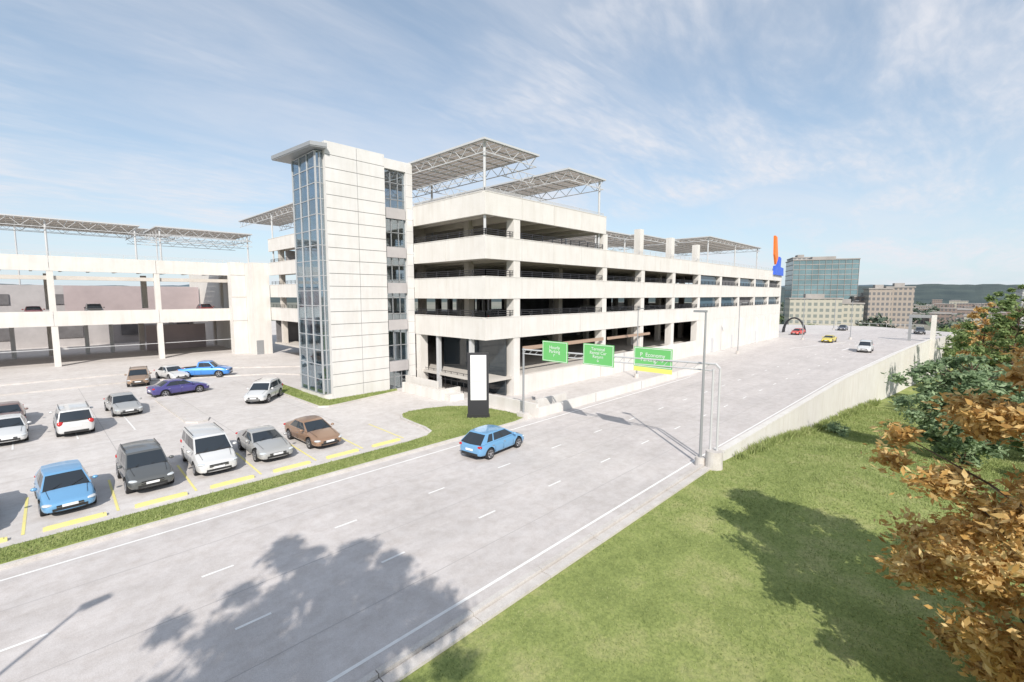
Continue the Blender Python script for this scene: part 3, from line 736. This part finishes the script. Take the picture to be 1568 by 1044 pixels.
    wm=w.obj('tmpw').data; bpy.data.objects.remove(bpy.data.objects['tmpw'])
    cache[kind]=(nm,gm,dm,lm,wm); return cache[kind]
pcache={}
def paint(c):
    if c in pcache: return pcache[c]
    m,nt,b=newmat('car_paint'); b.inputs['Base Color'].default_value=(*c,1); b.inputs['Roughness'].default_value=.32; b.inputs['Metallic'].default_value=.25
    b.inputs['Coat Weight'].default_value=.7; b.inputs['Coat Roughness'].default_value=.06
    pcache[c]=m; return m
names={'hatch':'hatchback_car','sedan':'sedan_car','suv':'suv_car','van':'minivan','pickup':'pickup_truck','coupe':'coupe_car'}
def car(kind,x,y,deg,col,z=.01):
    e=empty(names[kind],(x,y,z),R(deg)); p=paint(col)
    for me,nmn in zip(car_meshes(kind),('body','cabin','trim','lamps','wheels')):
        o=bpy.data.objects.new(nmn,me); COL.objects.link(o); o.parent=e
        for s in range(len(me.materials)):
            if me.materials[s] is None: o.material_slots[s].link='OBJECT'; o.material_slots[s].material=p
BL=(.17,.38,.62); SI=(.42,.42,.41); GR=(.115,.12,.12); WH=(.70,.70,.69); BR=(.32,.20,.13)
S=-90
car('sedan',-2.3,28.6,S,(.05,.06,.08)); car('hatch',.75,28.6,S+2,BL); car('suv',3.65,28.9,S,GR); car('van',6.5,29.3,S-2,WH); car('coupe',9.3,29.2,S-1,SI); car('sedan',12.2,29.3,S+2,BR)
car('sedan',-1.2,43.9,S,WH); car('sedan',-1.3,49.3,S,(.24,.16,.14)); car('van',1.9,43.6,90,WH); car('sedan',5.0,47.6,S+3,SI)
car('suv',7.9,61.5,S-10,(.32,.22,.15)); car('sedan',11.0,63.0,S+12,WH); car('pickup',13.9,61.6,S+60,(.06,.25,.66)); car('sedan',9.7,52.7,8,(.08,.07,.24))
car('suv',14.3,44.2,S-40,WH)
car('hatch',18.9,19.7,6,BL)
car('van',95.5,11.4,182,WH); car('hatch',126,28.0,170,(.7,.08,.05)); car('coupe',110,19.0,178,(.75,.6,.06)); car('sedan',150,23,180,(.1,.1,.12)); car('suv',148,7.5,190,(.06,.06,.07))
for (k_,x,y,c,z) in (('sedan',1,88.5,(.25,.04,.04),6.36),('suv',7,88.5,(.1,.1,.1),6.36),('hatch',20.5,88.5,(.3,.05,.04),6.36),('sedan',-6,88.5,WH,6.36),
    ('suv',34,33.2,GR,6.12),('sedan',37.5,33.2,SI,6.12),('hatch',42,33.2,BR,9.66),('van',50,33.2,WH,6.12),('sedan',58,33.2,GR,9.66),('suv',66,33.2,SI,6.12),('sedan',40,33,WH,13.06)):
    car(k_,x,y,-90,c,z)

# ------------------------------------------------------------------ trees
def leaves(cent,rad,n,size,aspect=.5):
    k=len(cent); idx=rng.integers(0,k,n)
    d=rng.normal(size=(n,3)); d/=np.linalg.norm(d,axis=1)[:,None]; rr=np.minimum(np.abs(rng.normal(.55,.38,n)),1.7)
    c=cent[idx]+d*(rad[idx]*rr)[:,None]*np.array([1,1,.6])
    a=rng.normal(size=(n,3)); a[:,2]*=.6; a/=np.linalg.norm(a,axis=1)[:,None]
    nn=rng.normal(size=(n,3))*.7+d*.6+np.array([0,0,.5]); b_=np.cross(nn,a); b_/=np.linalg.norm(b_,axis=1)[:,None]
    s=size*rng.uniform(.6,1.3,n)[:,None]
    return np.stack([c-a*s*.5,c+b_*s*aspect*.5,c+a*s*.5,c-b_*s*aspect*.5],1).reshape(-1,3)
def tree(name,x,y,h,cr,zc0,lm,nclump,nleaf,size,shape='oval',z0=None,trunk=.18,clr=.9,seed=1,aspect=.5):
    rs=np.random.default_rng(seed)
    z0=float(tz(np.array([x]),np.array([y]))[0]) if z0 is None else z0
    e=empty(name,(x,y,z0)); cs=[];rd_=[]
    while len(cs)<nclump:
        t=rs.uniform(0,1); a=rs.uniform(0,2*math.pi)
        if shape=='drop': pr=math.sin(math.pi*min(1,t)**.62)**.8
        else: pr=math.sqrt(max(0,1-(2*t-1)**2))
        if rs.uniform()>pr*.9+.1: continue
        lob=.80+.2*math.sin(3*a+seed)+.10*math.sin(7*t+a*2)
        q=rs.uniform(.15,1)**.55*pr*cr*lob
        cs.append((math.cos(a)*q,math.sin(a)*q,zc0+t*(h-zc0))); rd_.append(clr*rs.uniform(.5,1.1)*(.5+.5*pr))
    cs=np.array(cs);rd_=np.array(rd_)
    b=MB(); p=Vector((0,0,-.3)); n=7; top=h*.86; pts=[p]
    for i in range(1,n+1): pts.append(Vector((rs.normal()*.05*i**.5,rs.normal()*.05*i**.5,top*i/n)))
    for i in range(n): b.bar(pts[i],pts[i+1],trunk*(1-i/n*.85),'bark',8,trunk*(1-(i+1)/n*.85))
    for c in cs[::max(1,nclump//70)]:
        zc=max(zc0*.6,c[2]-.5*math.hypot(c[0],c[1])-.2); i=min(n-1,int(zc/top*n)); f=zc/top*n-i
        s=pts[i].lerp(pts[i+1],min(1,max(0,f))); m_=s.lerp(Vector(c),.55)+Vector((0,0,.15))
        b.bar(s,m_,trunk*.24,'bark',5,trunk*.14); b.bar(m_,Vector(c),trunk*.14,'bark',5,trunk*.04)
    b.obj('trunk_and_limbs',e,smooth=True)
    npmesh('foliage',leaves(cs,rd_,nleaf,size,aspect),4,lm,e); return e
M['lo']=leafmat('autumn_leaves',[(0.30,0.155,0.045),(0.60,0.38,0.13),(0.78,0.60,0.30)],.9,.4,.4)
M['lb']=leafmat('russet_leaves',[(0.16,0.09,0.06),(0.34,0.18,0.10),(0.50,0.31,0.16)],1.3,.35)
M['lg']=leafmat('green_leaves',[(0.09,0.14,0.05),(0.21,0.29,0.11),(0.36,0.43,0.19)],1.0,.4)
M['lg2']=leafmat('bluegreen_leaves',[(0.13,0.19,0.11),(0.27,0.37,0.20),(0.44,0.54,0.33)],1.0,.4)
tree('autumn_tree',14.9,-2.7,9.8,4.7,.5,M['lo'],270,90000,.22,'drop',clr=.72,seed=4,trunk=.2,aspect=.42)
tree('russet_tree',27.5,-7.4,5.4,2.6,.8,M['lb'],110,15000,.24,'oval',seed=7,clr=.6)
tree('leafy_tree',41,-.6,6.9,3.8,.4,M['lg2'],130,26000,.30,'oval',seed=9,clr=.8)
tree('leafy_tree',50,-4.5,7.8,4.2,.6,M['lg2'],120,21000,.34,'oval',seed=12)
tree('autumn_tree',62,-6.5,11.5,4.4,1.2,M['lo'],100,16000,.38,'oval',seed=13)
tree('leafy_tree',80,-4.5,14.5,5.8,1.2,M['lg'],110,18000,.45,'oval',seed=15)
tree('leafy_tree',95,-12,18.5,7.0,1.2,M['lg'],110,17000,.55,'oval',seed=17)
tree('autumn_tree',104,-2.5,14.5,4.6,1.5,M['lo'],80,10000,.5,'oval',seed=18)
tree('leafy_tree',125,-9,20,7.5,1.5,M['lg'],100,14000,.65,'oval',seed=23)
tree('leafy_tree',37,-9.0,5.8,3.2,.6,M['lg2'],90,14000,.26,'oval',seed=19)
tree('oak_tree',-6.4,-.6,15.2,4.9,9.4,M['lg'],95,48000,.25,'oval',seed=22,clr=.85,trunk=.3)
for (x,y,s,sd) in ((46,7.0,1.0,1),(75,4.5,1.3,2),(90,2.5,1.8,3)):
    zz=float(tz(np.array([x]),np.array([y]))[0]); e=empty('shrub',(x,y,zz)); rs=np.random.default_rng(sd)
    cs=rs.normal(size=(14,3))*np.array([.6,.35,.25])*s+np.array([0,0,.35*s]); npmesh('foliage',leaves(cs,np.full(14,.4*s),1500,.16*s),4,M['lg2'],e)
    b=MB(); [b.bar((0,0,-.1),tuple(c),.03*s,'bark') for c in cs]; b.obj('stems',e)
def polar(hd,d): return d*math.cos(R(hd)),d*math.sin(R(hd))
cs=[];rr=[]
for i in range(90):
    hd=random.uniform(-6,13); d=random.uniform(175,300)
    if hd<2.5: d=random.uniform(140,280)
    x,y=polar(hd,d); z=float(tz(np.array([x]),np.array([y]))[0])
    hgt=random.uniform(3,6)+ (4 if hd<1.5 else 0)
    for k in range(3): cs.append((x+random.uniform(-2,2),y+random.uniform(-2,2),z+hgt*random.uniform(.3,.9))); rr.append(hgt*.35)
npmesh('distant_trees',leaves(np.array(cs),np.array(rr),34000,.9),4,M['lg'])
cs=[];rr=[]
M['lw']=leafmat('woodland_leaves',[(0.06,0.09,0.07),(0.11,0.15,0.11),(0.18,0.21,0.16)],.05,.2)
for i in range(260):
    hd=random.uniform(-12,16); d=random.uniform(340,1300); x,y=polar(hd,d); cs.append((x,y,-10+random.uniform(0,4))); rr.append(random.uniform(3,8))
npmesh('distant_woodland',leaves(np.array(cs),np.array(rr),28000,3.0),4,M['lw'])
for (x,y) in ((122,33),(128,38)): tree('leafy_tree',x,y,6.5,2.6,1.2,M['lg'],40,4000,.4,'oval',z0=0,seed=int(x))

# ------------------------------------------------------------------ city
def bandmat(name,wall,glass,sx,sz):
    m,nt,b=newmat(name); L=nt.links.new; b.inputs['Roughness'].default_value=.5
    tc=nt.nodes.new('ShaderNodeTexCoord'); sep=nt.nodes.new('ShaderNodeSeparateXYZ'); L(tc.outputs['Object'],sep.inputs[0])
    ad=nt.nodes.new('ShaderNodeMath'); ad.operation='ADD'; L(sep.outputs[0],ad.inputs[0]); L(sep.outputs[1],ad.inputs[1])
    def cell(src,s,th):
        a=nt.nodes.new('ShaderNodeMath'); a.operation='DIVIDE'; a.inputs[1].default_value=s; L(src,a.inputs[0])
        c=nt.nodes.new('ShaderNodeMath'); c.operation='FRACT'; L(a.outputs[0],c.inputs[0])
        d=nt.nodes.new('ShaderNodeMath'); d.operation='GREATER_THAN'; d.inputs[1].default_value=th; L(c.outputs[0],d.inputs[0]); return d
    p=nt.nodes.new('ShaderNodeMath'); p.operation='MULTIPLY'; L(cell(ad.outputs[0],sx,.4).outputs[0],p.inputs[0]); L(cell(sep.outputs[2],sz,.45).outputs[0],p.inputs[1])
    mx=nt.nodes.new('ShaderNodeMix'); mx.data_type='RGBA'; L(p.outputs[0],mx.inputs[0]); mx.inputs[6].default_value=(*wall,1); mx.inputs[7].default_value=(*glass,1)
    L(mx.outputs[2],b.inputs['Base Color']); return m
M['c1']=bandmat('tan_facade',(.36,.31,.265),(.15,.15,.155),2.4,3.3)  # city colours from here are lightened, with distance haze mixed into them
M['c2']=bandmat('cream_facade',(.43,.41,.34),(.20,.22,.20),3.0,3.4)
M['c3']=bandmat('brick_facade',(.28,.22,.19),(.14,.135,.14),2.6,3.2)
M['c4']=bandmat('white_facade',(.50,.49,.47),(.26,.28,.29),3,3.5)
M['cg']=mat('tower_glass',(.15,.23,.25),.2,var=.25,scale=.08,spec=.6)
M['roofr']=mat('roof_grey',(.33,.31,.29),.9,var=.2,scale=.1)
def cityb(name,hd,d,w,dp,h,k,rot,zb=-12,bands=0):
    x,y=polar(hd,d); e=empty(name,(x,y,zb),R(rot)); b=MB()
    b.box(-w/2,w/2,-dp/2,dp/2,0,h,k); b.box(-w/2-.4,w/2+.4,-dp/2-.4,dp/2+.4,h,h+.8,'roofr'); b.box(-w/6,w/5,-dp/5,dp/5,h+.8,h+3,'roofr')
    if bands:
        z=3.2
        while z<h: b.box(-w/2-.12,w/2+.12,-dp/2-.12,dp/2+.12,z,z+.5,'roofr'); z+=3.6
        n=int(w/4)
        for i in range(n+1): xx=-w/2+w*i/n; b.box(xx-.1,xx+.1,-dp/2-.3,-dp/2-.125,0,h,'roofr')
    b.obj('mass',e); return e
cityb('glass_office_tower',10.9,415,40,26,46,'cg',-66+0,bands=1)
cityb('glass_office_tower',12.8,430,12,22,49,'c4',-66)
cityb('apartment_building',11.4,330,26,14,19,'c2',-66)
cityb('apartment_building',8.9,350,18,14,16,'c2',-66)
cityb('apartment_building',6.2,390,12,14,25,'c1',-70); cityb('apartment_building',4.7,395,14,16,26,'c1',-75); cityb('apartment_building',7.2,400,12,14,20,'c3',-75)
cityb('office_block',-4.6,300,16,16,24,'c4',-85)
b=MB()
for i in range(190):
    hd=random.uniform(-10,13); d=random.uniform(420,1300); x,y=polar(hd,d); w_=random.uniform(8,26); dd=random.uniform(8,20); h_=random.uniform(4,9) if random.random()<.85 else random.uniform(9,15)
    k=random.choice(['c1','c2','c3','c3','c1','c3']); b.box(x-w_/2,x+w_/2,y-dd/2,y+dd/2,-13,-13+h_,k); b.box(x-w_/2-.3,x+w_/2+.3,y-dd/2-.3,y+dd/2+.3,-13+h_,-12.4+h_,'roofr')
b.obj('city_background')
b=MB()
for k in range(9): b.bar((172,8+4*k,0),(172,8+4*k,1.0),.05,'lsteel')
b.bar((172,8,1.0),(172,40,1.0),.05,'lsteel'); b.obj('roadside_barrier')
e=empty('arch_sculpture',(131,30,0)); b=MB()
for off in (-.6,.6):
    pr=None
    for k in range(13):
        t=math.pi*k/12; p=(off*(1-math.sin(t)),-2.3*math.cos(t),3.6*math.sin(t)+.1)
        if pr: b.bar(pr,p,.22,'black',6)
        pr=p
b.obj('arches',e)
def ridge(name,d,hbase,amp,m,seed,h0,h1):
    rs=np.random.default_rng(seed); n=420; v=[];f=[]
    ph=rs.uniform(0,6,6)
    for i in range(n+1):
        hd=h0+(h1-h0)*i/n; s=sum(math.sin(hd*k*.35+ph[j])/(j+1) for j,k in enumerate((.6,1.3,2.7,5.1,9.7,19)))+rs.normal()*.12
        x,y=polar(hd,d); x2,y2=polar(hd,d*1.2); x1,y1=polar(hd,d*.8); z=hbase+amp*s*.5
        v+=[(x1,y1,-14),(x,y,z*.65-4),(x2,y2,z*1.1),(x2*1.2,y2*1.2,-20)]
    for i in range(n):
        for j in range(3): f.append((i*4+j,(i+1)*4+j,(i+1)*4+j+1,i*4+j+1))
    me=bpy.data.meshes.new(name); me.from_pydata(v,[],f); me.materials.append(m); me.update()
    o=bpy.data.objects.new(name,me); COL.objects.link(o)
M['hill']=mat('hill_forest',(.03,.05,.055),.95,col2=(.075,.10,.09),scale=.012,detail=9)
M['hill2']=mat('hill_forest_hazed',(.07,.11,.14),.95,col2=(.10,.145,.175),scale=.005)  # aerial haze put into the colour: paler and bluer than the near ridge
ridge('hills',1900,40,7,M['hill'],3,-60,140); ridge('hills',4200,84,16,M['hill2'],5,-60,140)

# ------------------------------------------------------------------ light, sky, camera
elev=37.; sh=Vector((.65,.76)).normalized()
sd=Vector((sh.x*math.cos(R(elev)),sh.y*math.cos(R(elev)),-math.sin(R(elev))))
sl=bpy.data.lights.new('sun','SUN'); sl.energy=4.9; sl.angle=R(.5); sl.color=(1,.94,.865)
so=bpy.data.objects.new('sun',sl); so.rotation_euler=sd.to_track_quat('-Z','Y').to_euler(); so.location=(0,0,60); COL.objects.link(so)
W=bpy.data.worlds.new('World'); scene.world=W; W.use_nodes=True; nt=W.node_tree; L=nt.links.new
bg=nt.nodes['Background']; sky=nt.nodes.new('ShaderNodeTexSky'); sky.sky_type='NISHITA'; sky.sun_disc=False
sky.sun_elevation=R(elev); sky.sun_rotation=math.atan2(-sh.x,-sh.y)%(2*math.pi); sky.air_density=1.0; sky.dust_density=.6; sky.ozone_density=1.2
tc=nt.nodes.new('ShaderNodeTexCoord'); sep=nt.nodes.new('ShaderNodeSeparateXYZ'); L(tc.outputs['Generated'],sep.inputs[0])
def MA(op,a,b=None,c=None):
    n=nt.nodes.new('ShaderNodeMath'); n.operation=op
    for i,q in enumerate((a,b,c)):
        if q is None: continue
        if isinstance(q,(int,float)): n.inputs[i].default_value=q
        else: L(q,n.inputs[i])
    return n.outputs[0]
zc=MA('MAXIMUM',sep.outputs[2],0.0)
zz=MA('ADD',zc,.12)
u=MA('DIVIDE',sep.outputs[0],zz); v=MA('DIVIDE',sep.outputs[1],zz)
cb=nt.nodes.new('ShaderNodeCombineXYZ'); L(u,cb.inputs[0]); L(v,cb.inputs[1])
def noise(scale,rot,sc,detail=6,rough=.6,dist=0.0,loc=(0,0,0)):
    mp=nt.nodes.new('ShaderNodeMapping'); L(cb.outputs[0],mp.inputs[0]); mp.inputs['Rotation'].default_value=(0,0,R(rot)); mp.inputs['Scale'].default_value=sc; mp.inputs['Location'].default_value=loc
    n=nt.nodes.new('ShaderNodeTexNoise'); n.inputs['Scale'].default_value=scale; n.inputs['Detail'].default_value=detail; n.inputs['Roughness'].default_value=rough; n.inputs['Distortion'].default_value=dist
    L(mp.outputs[0],n.inputs[0]); return n.outputs['Fac']
def ramp(x,a,b):
    m=nt.nodes.new('ShaderNodeMapRange'); m.interpolation_type='SMOOTHSTEP'; L(x,m.inputs[0]); m.inputs[1].default_value=a; m.inputs[2].default_value=b; return m.outputs[0]
def mixc(f,a,bcol):
    mx=nt.nodes.new('ShaderNodeMix'); mx.data_type='RGBA'
    if isinstance(f,(int,float)): mx.inputs[0].default_value=f
    else: L(f,mx.inputs[0])
    L(a,mx.inputs[6]); mx.inputs[7].default_value=(*bcol,1); return mx.outputs[2]
big=ramp(noise(.55,-30,(1,.6,1),3,.5),.38,.60)
streak=ramp(noise(1.2,20,(.6,1.8,1),8,.6,.5),.30,.66)
rip=ramp(noise(9,-25,(1,2.4,1),4,.5,.4),.3,.72)
cl_=MA('MULTIPLY',big,MA('ADD',MA('MULTIPLY',streak,.62),MA('MULTIPLY',MA('MULTIPLY',rip,streak),.36)))
thin=MA('MULTIPLY',ramp(noise(.8,35,(.5,1.5,1),8,.6,.5,(3,1,0)),.38,.76),.55)
fac=MA('MINIMUM',MA('MAXIMUM',cl_,thin),.85)
veil=MA('ADD',.30,MA('MULTIPLY',MA('POWER',MA('SUBTRACT',1.0,zc),5.0),.50))
base=mixc(veil,sky.outputs[0],(4.5,5.6,6.6))
full=mixc(fac,base,(5.9,6.0,6.4))
L(full,bg.inputs[0]); bg.inputs[1].default_value=.14

cam=bpy.data.cameras.new('camera'); cam.lens=36*720/1568; cam.sensor_width=36; cam.clip_end=12000; cam.clip_start=.1
co=bpy.data.objects.new('camera',cam); co.location=(0,0,9.2); co.rotation_euler=(R(90-5.553),0,R(43.9-90)); COL.objects.link(co); scene.camera=co
scene.view_settings.view_transform='Standard'; scene.view_settings.look='None'; scene.view_settings.exposure=0
